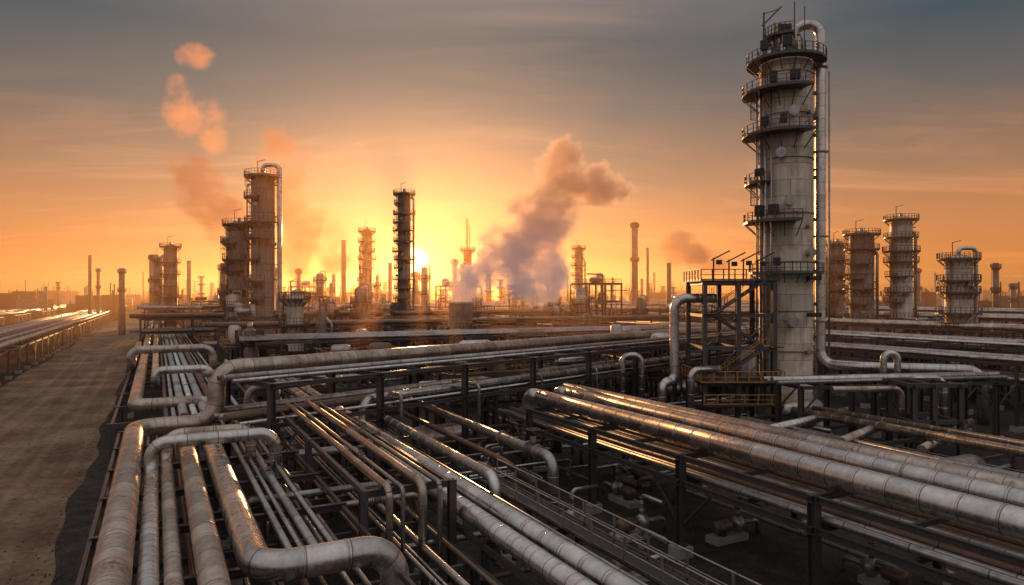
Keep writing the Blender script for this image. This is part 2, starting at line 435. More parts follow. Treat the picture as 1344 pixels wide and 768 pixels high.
pipe([S(-5,14.1,5),S(95,14.1,5)],.44,CL)
pipe([S(60,15.7,5.5),S(32,15.7,5.5),S(32,15.7,1.2)],.3,CL,20)
pipe([S(66,21.6,5),S(36,21.6,5),S(36,21.6,1)],.34,PI,20,extra=lambda b:(b.valve(S(38.5,21.6,5),A,.34),b.flange(S(43,21.6,5),A,.34)))
pipe([S(64,19.4,4.6),S(38,19.4,4.6),S(38,21.0,3.2),S(38,21.0,1)],.2,RU,14)
g=group('pipe_rack'); mb=MB(); ft=MB(); s=4
while s<=94:
    mb.ibeam(S(s,12.3,4.3),S(s,17.7,4.3),.24,.34)
    for t in (12.5,17.3):
        mb.ibeam(S(s,t,0),S(s,t,4.12),.28,.28); ft.box(S(s,t,.3),.85,.85,.6)
    s+=7.5
for t in (12.4,17.45): mb.beam(S(4,t,4.28),S(94,t,4.28),.16,.26)
mb.done('frame',g); ft.done('footings',g)
pb=MB()
for t,r in ((15.1,.1),(15.5,.08)): pb.tube([S(-4,t,4.55+r),S(58,t,4.55+r)],r,PI,8)
pb.done('small_pipes',g)
mb=MB(); mb.beam(S(8,16.7,4.52),S(35,16.7,4.52),1.1,.05,DK)
mb.rail([S(8,16.12,4.55),S(35,16.12,4.55)],PI,1.1,2.2,.04); mb.rail([S(8,17.28,4.55),S(35,17.28,4.55)],PI,1.1,2.2,.04)
mb.done('steel_walkway')
# crossing rack
rack('pipe_rack',R(1.5,-1.6,0),U1,81,6.8,[6.1,8.85],9,
   [(.5,8.85,.24,PI),(3.0,8.85,.16,RU),(3.8,8.85,.22,PI),(5.3,8.85,.13,CL),(.4,6.1,.2,RU),(1.3,6.1,.3,CR),(2.4,6.1,.16,PI),(3.2,6.1,.2,PI),(4.1,6.1,.26,RU),(6.3,6.1,.12,CL)],near=True,brace=True)
pipe([R(9.6,4.2,1.8),R(9.6,4.2,6.95),R(62,4.2,6.95)],.36,CL,22)
pipe([R(4,-3.4,1.8),R(4,-3.4,7.6),R(70,-3.4,7.6)],.3,PI,16)
mb=MB()
for k in (12,20.5,29,38,47,56):
    mb.tube([R(k,5.9,.6),R(k,5.9,7.2),R(k,2.5,7.2)],ru(.09,.16),random.choice([PI,RU]),10)
    mb.valve(R(k,5.9,2.2),UP,.14)
mb.done('drain_pipes')
# ---------------------------------------------------------------- beyond: bundle along the road
rack('pipe_rack',S(60,-3),A,300,11,[5.1],9,many(3.5,10.6,5.1,[.12,.18,.28,.35],[CL,CR,PI,PI,RU]))
pipe([S(330,-1.6,5.95),S(64,-1.6,5.95),S(64,4.5,5.95),S(64,4.5,2)],.55,CR,20,band=3)
pipe([S(330,-.1,5.9),S(78,-.1,5.9),S(78,-.1,7.4),S(78,5.2,7.4),S(78,5.2,2)],.42,CL,18,band=3)
pipe([S(140,-2.8,6.3),S(96,-2.8,6.3),S(96,-2.8,8.3),S(96,6.5,8.3),S(96,6.5,3)],.5,CR,18,band=3)
pipe([S(90,7.5,2),S(90,7.5,7.0),S(70,7.5,7.0),S(70,10.5,7.0),S(70,10.5,1)],.3,CL,16,band=0)
rack('pipe_rack',S(100,-42),A,620,18.5,[5],10,many(.4,18.3,5,[.2,.3,.42,.5],[PI,CR,PI,RU,RU],.3))
rack('pipe_rack',S(180,-82),A,620,22,[5.5],12,many(.4,21.3,5.5,[.25,.4,.6],[PI,CR,PI,RU],.5))
rack('pipe_rack',S(380,-160),A,620,30,[6],14,many(.4,29,6,[.4,.6,.8],[PI,CR,PI,RU],1.0))
rack('pipe_rack',S(5,84),A,150,7,[5.2,7.4],9,many(.3,6.8,7.4,[.18,.3,.42],[CL,PI,CR])+many(.3,6.8,5.2,[.15,.25],[PI,RU]))
rack('pipe_rack',S(5,98),A,170,8,[4,6,8.2],9,many(.3,7.8,8.2,[.2,.35,.5],[CL,PI,CR])+many(.3,7.8,6,[.2,.25],[PI,RU])+many(.3,7.8,4,[.2,.25],[PI,RU]))
rack('pipe_rack',S(0,122),A,260,10,[6,9],10,many(.3,9.8,9,[.2,.4,.5],[CL,PI,CR])+many(.3,9.8,6,[.25,.3],[PI,RU]))
rack('pipe_rack',S(0,150),A,300,10,[7,10],10,many(.3,9.8,10,[.3,.5],[CL,PI,CR]))
rack('pipe_rack',S(0,190),A,400,10,[7,10.5],12,many(.3,9.8,10.5,[.3,.5],[CL,PI,CR]))
for s0,t0,L,z in ((104,12,95,8.5),(128,9,130,9.5),(168,-3,205,10),(225,-3,290,11),(300,-3,390,11)):
    rack('pipe_rack',S(s0,t0),B,L,6,[z-3,z],10,many(.3,5.8,z,[.2,.35,.45],[CL,PI,CR,RU])+many(.3,5.8,z-3,[.2,.3],[PI,RU]),footing=False)
# ---------------------------------------------------------------- columns
def column(name,x,y,d,h,plats,m=TD,lad=200,riser=None,seg=32,rings=6,skirt=3,detail=True):
    g=group(name); r=d/2; c=Vector((x,y,0))
    mb=MB()
    prof=[(r*1.04,0),(r*1.04,skirt),(r,skirt+.01),(r,h-r*.5)]+[(r*math.cos(a),h-r*.5+r*.5*math.sin(a)) for a in [math.pi/2*k/7 for k in range(1,8)]]
    mb.lathe(c,prof,m,seg)
    z=skirt+rings
    while z<h-2:
        mb.lathe(c,[(r,z),(r+.1,z),(r+.1,z+.16),(r,z+.16)],m,seg); z+=rings*ru(.8,1.2)
    mb.lathe(c,[(r*1.5,0),(r*1.5,.2),(0,.2)],CO,seg)
    mb.cyl(c+UP*(h-.2),c+UP*(h+.7),.35,PI,12)
    mb.done('shell',g)
    pb=MB()
    for (z,a0,a1,*w) in plats:
        pb.platform((x,y),z,r+.02,r+(w[0] if w else 1.2),a0,a1,ST)
    zs=sorted(p[0] for p in plats)
    if zs:
        lo=0
        for i,z in enumerate(zs):
            a=math.radians(lad+(14 if i%2 else -14)); o=Vector((math.cos(a),math.sin(a),0))
            pb.ladder(c+o*(r+.35)+UP*lo,z+1.0-lo,o,ST,detail); lo=z
    pb.done('platforms_and_ladders',g)
    qb=MB()
    if riser:
        for (ang,rr,top,off,*mm) in riser:
            a=math.radians(ang); o=Vector((math.cos(a),math.sin(a),0)); pm=mm[0] if mm else CL
            p=c+o*(r+off)
            if top: qb.tube([c+UP*(h-.3),c+UP*(h+rr*3.2),p+UP*(h+rr*3.2),p+UP*2,p+o*3+UP*2],rr,pm,16,bend=rr*2.4)
            else: qb.tube([p+UP*1.0,p+UP*(h*ru(.82,.96)),c+UP*(h*.97)],rr,pm,8)
            z=6
            while z<h-1: qb.beam(c+o*r+UP*z,p+UP*z,.2,.25,ST); z+=6
    for k in range(5 if detail else 3):
        z=ru(5,h-3); a=math.radians(ru(180,350)); o=Vector((math.cos(a),math.sin(a),0))
        qb.cyl(c+o*(r-.1)+UP*z,c+o*(r+.45)+UP*z,.22,PI,12); qb.cyl(c+o*(r+.45)+UP*z,c+o*(r+.55)+UP*z,.36,PI,12)
    qb.beam(c+Vector((-r*.5,0,h-.5)),c+Vector((-r*.5,0,h+2.2)),.1,.1); qb.beam(c+Vector((-r*.5,0,h+2.1)),c+Vector((r*.2,0,h+2.5)),.1,.1)
    qb.done('piping',g)
    return g
mx,my=32.7,81.5
gm=column('distillation_column',mx,my,6.0,43.6,
    [(42.6,0,360,1.5),(38.9,140,285,2.0),(33.9,140,290,2.0),(28.2,150,215,1.7),(23.6,150,270,1.8),(17.6,150,330,1.2)],
    TW,188,[(0,.3,False,.7)],64,5.5,3,True)
mb=MB(); c=Vector((mx,my,0))
px=mx+3.85
mb.tube([(mx+.9,my,43.2),(mx+.9,my,47.2),(px,my-.6,47.2),(px,my-.6,6.9),(px+3.2,my-4,6.9),(px+14.5,my-7.5,6.9),(px+14.5,my-7.5,1.0)],.58,CL,24,bend=1.7)
for z in (10,14,19,24,29,34,39,42): mb.beam((mx+2.7,my-.5,z),(px+.6,my-.6,z),.3,.4,ST)
for z in (12,22,32,42): mb.flange((px,my-.6,z),UP,.58)
for p,r in (((mx+4.7,my-1),.12),((mx+5.0,my-.4),.09),((mx-3.5,my-1.4),.14),((mx-3.8,my-.9),.1),((mx-2.7,my-2.5),.1),((mx-3.2,my-2.0),.16)):
    mb.tube([(p[0],p[1],2),(p[0],p[1],ru(36,43))],r,PI,8)
for z,a in ((36.2,262),(31.5,240),(26,255),(12,262),(20,300)):
    o=Vector((math.cos(math.radians(a)),math.sin(math.radians(a)),0))
    mb.cyl(c+o*2.9+UP*z,c+o*3.5+UP*z,.42,TW,20); mb.cyl(c+o*3.5+UP*z,c+o*3.62+UP*z,.6,PI,20)
for z,a in ((35.2,215),(40.1,230),(29.4,205),(24.9,230),(18.9,235),(44,250),(44,215),(35.2,245),(40.1,262),(24.9,205)):
    o=Vector((math.cos(math.radians(a)),math.sin(math.radians(a)),0)); mb.box(c+o*4.2+UP*z,ru(.6,1.1),.6,ru(.8,1.3),DK,o)
for z in (17.0,12.8): mb.box((mx+1.9,my-3.3,z),1.4,.8,.5,DK,Vector((0,1,0)))
mb.done('overhead_line',gm)
mb=MB()
mb.platform((mx,my),45.6,.3,2.6,90,270,ST)
for a in range(100,270,40):
    o=Vector((math.cos(math.radians(a)),math.sin(math.radians(a)),0)); mb.beam(c+o*2.3+UP*42.7,c+o*2.3+UP*45.5,.12,.12)
mb.beam((mx-3.0,my-1,43),(mx-3.0,my-1,48.4),.14,.14); mb.beam((mx-3.3,my-1,46.7),(mx-1.0,my-1.2,49.0),.16,.16); mb.beam((mx-3.0,my-1,48.2),(mx-1.2,my-1,48.8),.08,.08)
mb.beam((mx+.2,my-2,45),(mx+.2,my-2,49.2),.09,.09); mb.beam((mx-1,my+1,45),(mx-1,my+1,48),.08,.08); mb.beam((mx+1.6,my-1.5,43),(mx+1.6,my-1.5,48.9),.08,.08)
for a in (200,225,250,280,310):
    o=Vector((math.cos(math.radians(a)),math.sin(math.radians(a)),0)); mb.tube([c+o*2+UP*43.2,c+o*2+UP*(44.8+a*.003),c+o*1+UP*(44.8+a*.003)],.17,PI,8)
mb.box((mx-.8,my-1.2,46.2),1.6,1,1.2,DK,Vector((0,1,0)))
mb.done('top_deck',gm)
# stair structure
g=group('steel_stair_tower'); mb=MB(); X0,X1,Y0,Y1=21.3,29.0,75.5,82.5
for x in (X0,25.0,X1):
    for y in (Y0,Y1): mb.ibeam((x,y,0),(x,y,16.6),.5,.5,ST,Vector((0,1,0)))
for z in (5.2,9.2,12.8,16.4):
    for y in (Y0,Y1): mb.beam((X0-.3,y,z),(X1+.3,y,z),.25,.4)
    for x in (X0,25.0,X1): mb.beam((x,Y0,z-.03),(x,Y1,z-.03),.22,.34)
for (x,y) in (((X0,25.0),Y0),((25.0,X1),Y0)):
    for za,zb in ((5.2,9.2),(9.2,12.8)):
        mb.beam((x[0],y-.02,za),(x[1],y-.02,zb),.1,.1)
mb.beam(((X0+X1)/2,(Y0+Y1)/2-3.9,16.65),((X0+X1)/2,(Y0+Y1)/2+3.9,16.65),X1-X0+1,.1,DK)
mb.beam(((X0+X1)/2,Y0-1.2,5.45),((X0+X1)/2,Y1,5.45),X1-X0+1.4,.1,DK)
mb.rail([(X0-.5,Y1,16.7),(X0-.5,Y0-.4,16.7),(X1+.5,Y0-.4,16.7)],ST,1.2,1.2,.05)
mb.rail([(X0-.7,Y1,5.5),(X0-.7,Y0-1.2,5.5),(X1+.7,Y0-1.2,5.5),(X1+.7,Y0+1,5.5)],YE,1.2,1.4,.06)
mb.rail([(X0-.4,Y0-1.3,3.1),(X1+.7,Y0-1.3,3.1)],YE,1.1,1.4,.06); mb.beam(((X0+X1)/2,Y0-1.8,3.0),((X0+X1)/2,Y0-.3,3.0),X1-X0+1.3,.1,DK)
mb.stair((X0+.8,Y0-.6,5.5),(X1-1.2,Y0-.6,9.4),1.0,ST,YE); mb.beam((X1-.6,Y0-.6,9.35),(X1+.6,Y0-.6,9.35),1.2,.08,DK)
mb.stair((X1-1.2,Y0+.6,9.4),(X0+.8,Y0+.6,13),1.0,ST); mb.beam((X0,Y0,12.98),(X0+.9,Y0,12.98),2.2,.08,DK)
mb.stair((X0+.8,Y0-.6,13),(X1-1.4,Y0-.6,16.6),1.0,ST)
for (x,z) in ((22.3,19.2),(24.0,19.0),(25.6,19.1),(27.2,19.0)):
    mb.beam((x,Y0,16.7),(x,Y0,z),.12,.12)
    mb.beam((x-.3,Y0,z-.3),(x+1.7,Y0-.3,z+.75),.22,.14,DK); mb.box((x+.6,Y0,z-.5),.5,.4,.5,DK)
mb.lathe((27.3,79,5.5),[(1.0,0),(1.0,3.2),(.7,3.7),(0,3.9)],PI,20)
mb.done('frame',g)
pipe([(X0+1.5,76.5,14.7),(18.2,76.5,14.7),(18.2,76.5,5.4),(16.6,75.5,5.4),(16.6,75.5,2.0)],.52,CL,22)
pipe([(X0+1.5,74.6,7.0),(19.3,73.6,7.0),(19.3,73.6,1)],.36,CL,20)
pipe([(14.8,78,1),(14.8,78,8.2),(12.6,78,8.2),(12.6,78,1)],.34,CL,18)
rack('pipe_rack',(27.5,70.5,0),(.985,.17,0),22,4,[6.0],5.5,[(.5,6,.26,CR),(1.3,6,.16,PI),(2.2,6,.34,CL),(3.2,6,.2,PI)],near=True)
for p,r in (([(22.6,60.7,3),(32.5,69,3),(36,72,3)],.42),([(27,56,3),(38,67,3)],.4),([(33,55,2.6),(45,67,2.6)],.36),([(40,73.5,1),(40,73.5,8.8),(41.5,73.5,8.8),(41.5,73.5,3)],.35),
            ([(38.5,66,1),(38.5,66,6.9),(42,66.5,6.9),(42,66.5,1)],.42),([(36.8,64.5,1),(36.8,64.5,6.2),(30,64,6.2)],.3)):
    pipe(p,r,random.choice([CL,CR]),18)
for t,z,r,a,b in ((46,3,.42,5,58),(48.6,3,.3,5,60),(52,2.6,.36,5,50),(57,3.4,.4,-5,48),(60,3.4,.3,-5,48)):
    pipe([S(a-15,t,z),S(b,t,z)],r,random.choice([CL,PI,CR]),18)
mb=MB()
for s in range(-12,60,7):
    mb.beam(S(s,44.5,2.3),S(s,62,2.3),.25,.3)
    for t in (45,50,55,61): mb.beam(S(s,t,0),S(s,t,2.2),.28,.28)
mb.done('pipe_supports')
g=group('steel_frame'); mb=MB()
for x in (36.2,38.0,40.4):
    for y in (61.5,65.5): mb.ibeam((x,y,0),(x,y,7.0),.44,.44,ST,Vector((0,1,0)))
for z in (3.6,6.9):
    for y in (61.5,65.5): mb.beam((35.6,y,z),(41,y,z),.3,.36)
    for x in (36.2,38.0,40.4): mb.beam((x,61,z-.05),(x,66,z-.05),.24,.3)
mb.beam((36.2,61.4,.3),(38.0,61.4,3.5),.12,.12)
mb.done('frame',g)
# ---------------------------------------------------------------- other columns
def pl(h,n,w=1.2,lo=10):
    return [(lo+(h-1.2-lo)*(k+(ru(-.2,.2) if k else 0))/(n-1),ru(100,190),ru(250,400),w*ru(.8,1.2)) if k<n-1 else (h-.9,0,360,w) for k in range(n)]
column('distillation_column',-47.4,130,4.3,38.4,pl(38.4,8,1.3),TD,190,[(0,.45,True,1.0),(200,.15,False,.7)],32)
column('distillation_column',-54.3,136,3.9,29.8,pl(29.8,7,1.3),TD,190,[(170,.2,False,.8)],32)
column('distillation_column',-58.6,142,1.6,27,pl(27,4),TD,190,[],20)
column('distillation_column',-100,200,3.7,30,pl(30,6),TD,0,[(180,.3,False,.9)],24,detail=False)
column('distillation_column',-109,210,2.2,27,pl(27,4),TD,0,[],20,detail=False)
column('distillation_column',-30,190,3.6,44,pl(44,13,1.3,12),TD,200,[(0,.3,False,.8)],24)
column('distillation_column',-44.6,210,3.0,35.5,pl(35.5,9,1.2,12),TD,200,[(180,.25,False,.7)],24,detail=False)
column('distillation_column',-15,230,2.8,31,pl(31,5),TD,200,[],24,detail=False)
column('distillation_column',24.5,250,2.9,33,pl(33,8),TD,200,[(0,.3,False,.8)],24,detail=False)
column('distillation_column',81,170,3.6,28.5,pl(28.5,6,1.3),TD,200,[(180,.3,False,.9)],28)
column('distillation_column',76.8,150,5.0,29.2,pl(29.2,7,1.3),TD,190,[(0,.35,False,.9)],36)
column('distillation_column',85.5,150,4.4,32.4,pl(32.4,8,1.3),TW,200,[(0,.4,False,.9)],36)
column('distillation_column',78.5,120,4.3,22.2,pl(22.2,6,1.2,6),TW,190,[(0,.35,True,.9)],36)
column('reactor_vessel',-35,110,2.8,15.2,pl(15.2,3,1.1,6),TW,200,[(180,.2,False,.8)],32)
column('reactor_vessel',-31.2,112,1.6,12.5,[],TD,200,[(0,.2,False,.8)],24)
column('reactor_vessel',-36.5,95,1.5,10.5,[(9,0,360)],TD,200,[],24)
mb=MB(); mb.lathe((-9,120,0),[(2.3,0),(2.1,4),(2.05,13.4),(2.2,13.5),(2.2,13.9),(1.9,13.9),(1.85,11)],TW,36)
mb.platform((-9,120),9,2.1,3.1,150,330); mb.done('steam_vent_stack')
def stack(px,y,top,w,bands=True):
    x=(px-672)/896*y; h=15+(388-top)*y/896; r=w*y/896/2
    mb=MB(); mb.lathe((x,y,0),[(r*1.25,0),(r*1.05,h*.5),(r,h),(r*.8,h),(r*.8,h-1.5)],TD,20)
    if bands:
        for z in (h-1.6,h*.66): mb.platform((x,y),z,r,r+.6,0,360,ST)
        mb.ladder((x-r-.3,y,0),h,(-1,0,0),ST,False)
    mb.done('chimney_stack')
for a in ((833,260,292,8),(850,300,325,3.5,False),(878,240,345,6,False),(451,240,315,6,False),(512,280,345,5,False),(118,330,335,4,False),(129,340,352,3.5),(160,260,352,7),(200,260,334,7),(248,300,342,5,False),
          (790,330,360,4,False),(804,340,364,3,False),(1307,200,345,7),(597,240,340,6),(292,200,346,7),(1088,260,345,7),(1205,300,352,5),(745,330,362,3,False),(700,360,366,4),(640,400,370,5,False),(392,230,352,5),(438,300,360,5,False),(1330,260,372,6),(60,420,376,4,False)): stack(*a)
x=(613-672)/896*230; mb=MB(); mb.beam((x,230,31),(x,230,41),.35,.35,DK); mb.beam((x+.8,230,31),(x+.8,230,38.5),.2,.2,DK); mb.done('antenna_mast')
# ---------------------------------------------------------------- process clutter
def unit(c,u,w,d,levels,name='process_structure'):
    g=group(name); u=Vector(u); n=Vector((u.y,-u.x,0)); mb=MB(); top=levels[-1]
    nx=max(1,round(w/5)); ny=max(1,round(d/5))
    for i in range(nx+1):
        for j in range(ny+1):
            p=c+u*(w*i/nx)+n*(d*j/ny); mb.beam(p,p+UP*(top+.2),.32,.32)
    for z in levels:
        for j in range(ny+1): p=c+n*(d*j/ny)+UP*z; mb.beam(p,p+u*w,.24,.34)
        for i in range(nx+1): p=c+u*(w*i/nx)+UP*(z-.03); mb.beam(p,p+n*d,.22,.3)
        q=c+u*w/2+UP*(z+.2)
        if rnd()<.6: mb.beam(q,q+n*d,w*.9,.06,DK)
        mb.rail([c+UP*(z+.2),c+u*w+UP*(z+.2),c+u*w+n*d+UP*(z+.2),c+n*d+UP*(z+.2),c+UP*(z+.2)],random.choice([ST,YE,ST]),1.1,2.5,.045)
    for i in range(nx):
        a=c+u*(w*i/nx); b=c+u*(w*(i+1)/nx)
        for k,z in enumerate(levels):
            z0=levels[k-1] if k else 0
            if rnd()<.5: mb.beam(a+UP*z0,b+UP*z,.12,.12) if rnd()<.5 else mb.beam(b+UP*z0,a+UP*z,.12,.12)
    mb.done('frame',g)
    pb=MB()
    for z in [0]+levels:
        for _ in range(random.randint(1,3)):
            q=c+u*ru(1,w-1)+n*ru(1,d-1)+UP*(z+.25)
            if rnd()<.45:
                r=ru(.5,1.1); h=ru(1.5,3); pb.lathe(q,[(r,0),(r,h),(r*.7,h+r*.35),(0,h+r*.45)],random.choice([TD,TW,PI]),18)
            else:
                r=ru(.35,.8); L=min(w*.6,ru(2.5,5)); a=c+u*ru(.5,w-L-.4)+n*ru(1,d-1)+UP*(z+.5+r)
                pb.lathe(a,[(0,0),(r*.8,.15),(r,.5),(r,L-.5),(r*.8,L-.15),(0,L)],random.choice([CL,PI,RU]),18,u)
    for _ in range(int((w+d)*1.0)):
        q=c+u*ru(0,w)+n*ru(-.6,d+.6); z=ru(.4,1.15)*top; r=ru(.07,.24)
        pb.tube([q,q+UP*z,q+UP*z+random.choice([u,n,-u,-n])*ru(1.5,6)],r,random.choice([PI,CL,RU,RU]),8)
    pb.done('equipment',g)
spots=[(110,10,1),(113,22,1),(114,36,1),(114,52,1),(116,70,1),(140,10,1),(142,24,1),(143,40,1),(143,58,1),(145,78,1),(150,94,1),
 (180,12,1),(186,30,1),(186,50,1),(188,72,1),(190,100,1),(205,20,1),(208,50,1),(210,84,1),(246,24,1),(250,60,1),(250,100,1),(255,130,1),(262,10,1),(270,44,1),(275,90,1)]
for s,t,_ in spots:
    p=S(s+ru(-2,2),t+ru(-2,2)); w=ru(8,13); d=ru(5,9)
    top=ru(7,12.5) if p.y<170 else ru(11,20); nl=max(2,int(top/4))
    unit(p,B,w,d,[top*(k+1)/nl for k in range(nl)])
for _ in range(34):
    s=ru(120,290); t=ru(12,120); p=S(s,t); h=ru(13,25 if p.y>170 else 17); r=ru(.5,1.3)
    mb=MB(); mb.lathe(p,[(r,0),(r,h-r*.5),(r*.7,h-r*.1),(0,h)],random.choice([TD,TW]),18)
    mb.platform((p.x,p.y),h-ru(1.2,4),r,r+.9,0,360); mb.platform((p.x,p.y),h*.65,r,r+.9,90,300)
    mb.tube([p+Vector((r+.4,0,1)),p+Vector((r+.4,0,h+.5)),p+Vector((0,0,h+.5)),p+Vector((0,0,h-.3))],.14,PI,8); mb.done('process_vessel')
for s,t,top in ((70,26,7),(74,40,6),(78,54,8),(88,18,7),(86,32,7),(90,46,8),(92,62,8),(84,72,7),(60,104,7),(40,110,6),(30,108,5),(95,106,9),(60,134,8),(90,136,9),(120,140,11),(40,138,7),(130,108,11),(150,164,12),(100,170,11),(200,170,13),(160,206,12),(240,204,13)):
    unit(S(s,t),B,ru(7,11),ru(5,8),[top*.5,top])
def pump(c,u):
    mb=MB(); c=Vector(c); u=Vector(u).normalized(); n=u.cross(UP)
    mb.box(c+UP*.2,2.6,1.0,.4,CO,n)
    mb.lathe(c-u*1.0+UP*.9,[(0,0),(.34,.02),(.38,.1),(.38,1.1),(.3,1.2),(0,1.22)],RU,16,u)
    mb.cyl(c+u*.2+UP*.9,c+u*.6+UP*.9,.12,ST,8); mb.lathe(c+u*.6+UP*.9,[(0,0),(.45,.05),(.5,.3),(.45,.5),(0,.55)],PI,16,u)
    mb.tube([c+u*.85+UP*.9,c+u*.85+UP*2.6,c+u*.85+n*2+UP*2.6],.14,PI,10); mb.tube([c+u*1.1+UP*.9,c+u*2.6+UP*.9,c+u*2.6+UP*.1],.16,PI,10)
    mb.box(c-u*.5+UP*.5,.3,.7,.2,ST,n); mb.valve(c+u*.85+UP*1.9,UP,.13)
    mb.done('pump')
for s,t in ((36,23.5),(40,30),(31,31),(44,34),(22,33),(48,42),(55,38),(60,30),(58,46),(28,41),(50,24),(64,52),(44,54),(29,22),(34,26)): pump(S(s,t),B if rnd()<.6 else A)
mb=MB()
for _ in range(60):
    s=ru(-5,75);t=ru(27,64); z=ru(.4,1.6); r=ru(.06,.2); u=random.choice([A,B]); L=ru(4,20)
    p=S(s,t,z); mb.tube([p-UP*z,p,p+u*L,p+u*L-UP*z],r,random.choice([PI,RU,RU,CL]),8)
for _ in range(45):
    s=ru(40,64);t=ru(-1,26); z=ru(.4,2.6); r=ru(.06,.18); u=random.choice([A,B]); L=ru(3,14)
    p=S(s,t,z); mb.tube([p-UP*z,p,p+u*L,p+u*L-UP*z],r,random.choice([PI,RU,RU,CL]),8)
mb.done('ground_pipes')
for s,t,z in ((58,20,2.2),(52,60,2.4),(72,60,2.4),(80,12,2.6),(30,50,1.8)):
    g=group('storage_drum'); mb=MB(); r=1.1;L=6
    p=S(s,t,z); mb.lathe(p,[(0,0),(.6,.1),(.95,.3),(r,.7),(r,L-.7),(.95,L-.3),(.6,L-.1),(0,L)],CR,28,B)
    for k in (1.4,L-1.4): mb.box(p+B*k-UP*(z/2+.4),.4,1.6,z-.8+.2,CO,A)
    mb.done('drum',g)
mb=MB()
for _ in range(420):
    y=ru(330,1100); x=y*ru(-.95,.95); k=rnd()
    if k<.55:
        h=ru(4,15)+y*.008; w=ru(4,22); mb.box((x,y,h/2),w,ru(4,14),h,random.choice([DK,TD,RU,ST]),Vector((0,1,0)))
        for _ in range(3): xx=x+ru(-w/2,w/2); mb.beam((xx,y-3,0),(xx,y-3,h+ru(1,8)),ru(.3,1),ru(.3,1),DK)
    elif k<.8:
        h=ru(12,24)+y*.012; r=ru(.6,2); mb.cyl((x,y,0),(x,y,h),r,TD,12)
        for z in (h*.6,h*.8,h*.97): mb.cyl((x,y,z),(x,y,z+.8),r+1,DK,12)
    else:
        r=ru(8,18); mb.cyl((x,y,0),(x,y,ru(8,13)),r,TD,28)
for _ in range(28):
    y=ru(400,900); x=y*ru(-.9,.9); h=15+y*ru(.015,.045); mb.cyl((x,y,0),(x,y,h),ru(.6,1.1),TD,10)
for _ in range(14):
    L=S(ru(250,700),ru(-10,300),0); mb.beam(L+UP*7,L+B*ru(60,200)+UP*7,3,1.2,ST)
mb.done('distant_refinery')
# ---------------------------------------------------------------- smoke and steam
def boxobj(name,lo,hi,m):
    mb=MB(); cx,cy=(lo[0]+hi[0])/2,(lo[1]+hi[1])/2
    mb.beam((cx,cy,lo[2]),(cx,cy,hi[2]),hi[0]-lo[0],hi[1]-lo[1],0,Vector((0,1,0)))
    return mb.done(name,None,[m])
def plume(name,pts,dens,col,emi,scale,an=.35,thr=.12,amp=1.6,sharp=4.0,step=1.0,det=4,scatter_emi2=None,grad=None):
    m,nt=newmat(name+'_volume'); n=N(nt)
    pos=n.add('ShaderNodeNewGeometry').outputs['Position']
    f=None
    for (x,y,z,rx,rz) in pts:
        v=n.vmath('MULTIPLY',n.vmath('SUBTRACT',pos,(x,y,z)).outputs[0],(1/rx,1/rx,1/rz)).outputs[0]
        ln=n.add('ShaderNodeVectorMath',operation='LENGTH'); n.link(v,ln.inputs[0])
        d=n.math('SUBTRACT',1.0,ln.outputs['Value'])
        f=d if f is None else n.math('SMOOTH_MAX',f,d,.3)
    nz=n.noise(pos,scale,det,.64)
    edge=n.math('MULTIPLY',n.math('ADD',f,.3),3.0,clamp=True)
    d=n.math('MULTIPLY_ADD',n.math('SUBTRACT',nz,.5),amp*2,n.math('SUBTRACT',f,thr))
    d=n.math('MULTIPLY',n.math('MULTIPLY',d,sharp,clamp=True),edge)
    d=n.math('MULTIPLY',d,dens)
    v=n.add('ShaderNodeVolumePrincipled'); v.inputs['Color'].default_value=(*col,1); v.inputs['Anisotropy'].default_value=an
    v.inputs['Emission Color'].default_value=(*emi,1); n.link(d,v.inputs['Emission Strength'])  # plumes glow faintly: emission stands in for multiply scattered light
    if scatter_emi2:
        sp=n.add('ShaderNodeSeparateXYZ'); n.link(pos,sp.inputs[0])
        n.link(n.mix(n.maprange(sp.outputs[2],grad[0],grad[1],0,1),emi,scatter_emi2),v.inputs['Emission Color'])  # this stand-in scattered light shifts to a second colour with height
    n.link(d,v.inputs['Density']); o=n.add('ShaderNodeOutputMaterial'); n.link(v.outputs[0],o.inputs['Volume'])
    m.cycles.volume_step_rate=step
    lo=[min(p[i]-p[3 if i<2 else 4]*1.3 for p in pts) for i in range(3)]; hi=[max(p[i]+p[3 if i<2 else 4]*1.3 for p in pts) for i in range(3)]
    return boxobj(name,lo,hi,m)
def P2(lst,y): return [((a-672)/896*y,y,15+(388-b)/896*y,rr/896*y,rz/896*y) for a,b,rr,rz in lst]
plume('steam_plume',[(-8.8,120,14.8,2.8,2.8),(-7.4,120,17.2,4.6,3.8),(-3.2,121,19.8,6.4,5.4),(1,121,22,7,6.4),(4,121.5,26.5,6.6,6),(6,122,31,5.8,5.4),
   (9,122,35.4,6.2,4.6),(9.6,122,39.8,3.6,3.4),(14.5,122,34.8,5.2,3.8),(18,122,33.4,3.6,3),(3,122,17,6,4),(7,122,20,5,5)],.42,(.92,.78,.70),(.15,.10,.10),.17,amp=2.3,thr=.1,sharp=3.4,step=.7,det=5,scatter_emi2=(.20,.075,.03),grad=(19,33))
OR=(.62,.19,.05); SMC=(.80,.48,.28)  # OR: orange emission put into the smoke in place of scattered light
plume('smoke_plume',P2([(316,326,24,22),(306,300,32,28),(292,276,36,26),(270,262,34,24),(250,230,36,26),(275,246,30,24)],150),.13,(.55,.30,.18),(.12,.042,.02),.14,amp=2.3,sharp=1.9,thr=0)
plume('smoke_plume',P2([(276,184,24,20),(252,150,36,30),(240,118,20,20),(256,74,28,15)],160),.065,SMC,OR,.17,amp=2.9,sharp=1.8,thr=.08,det=5)
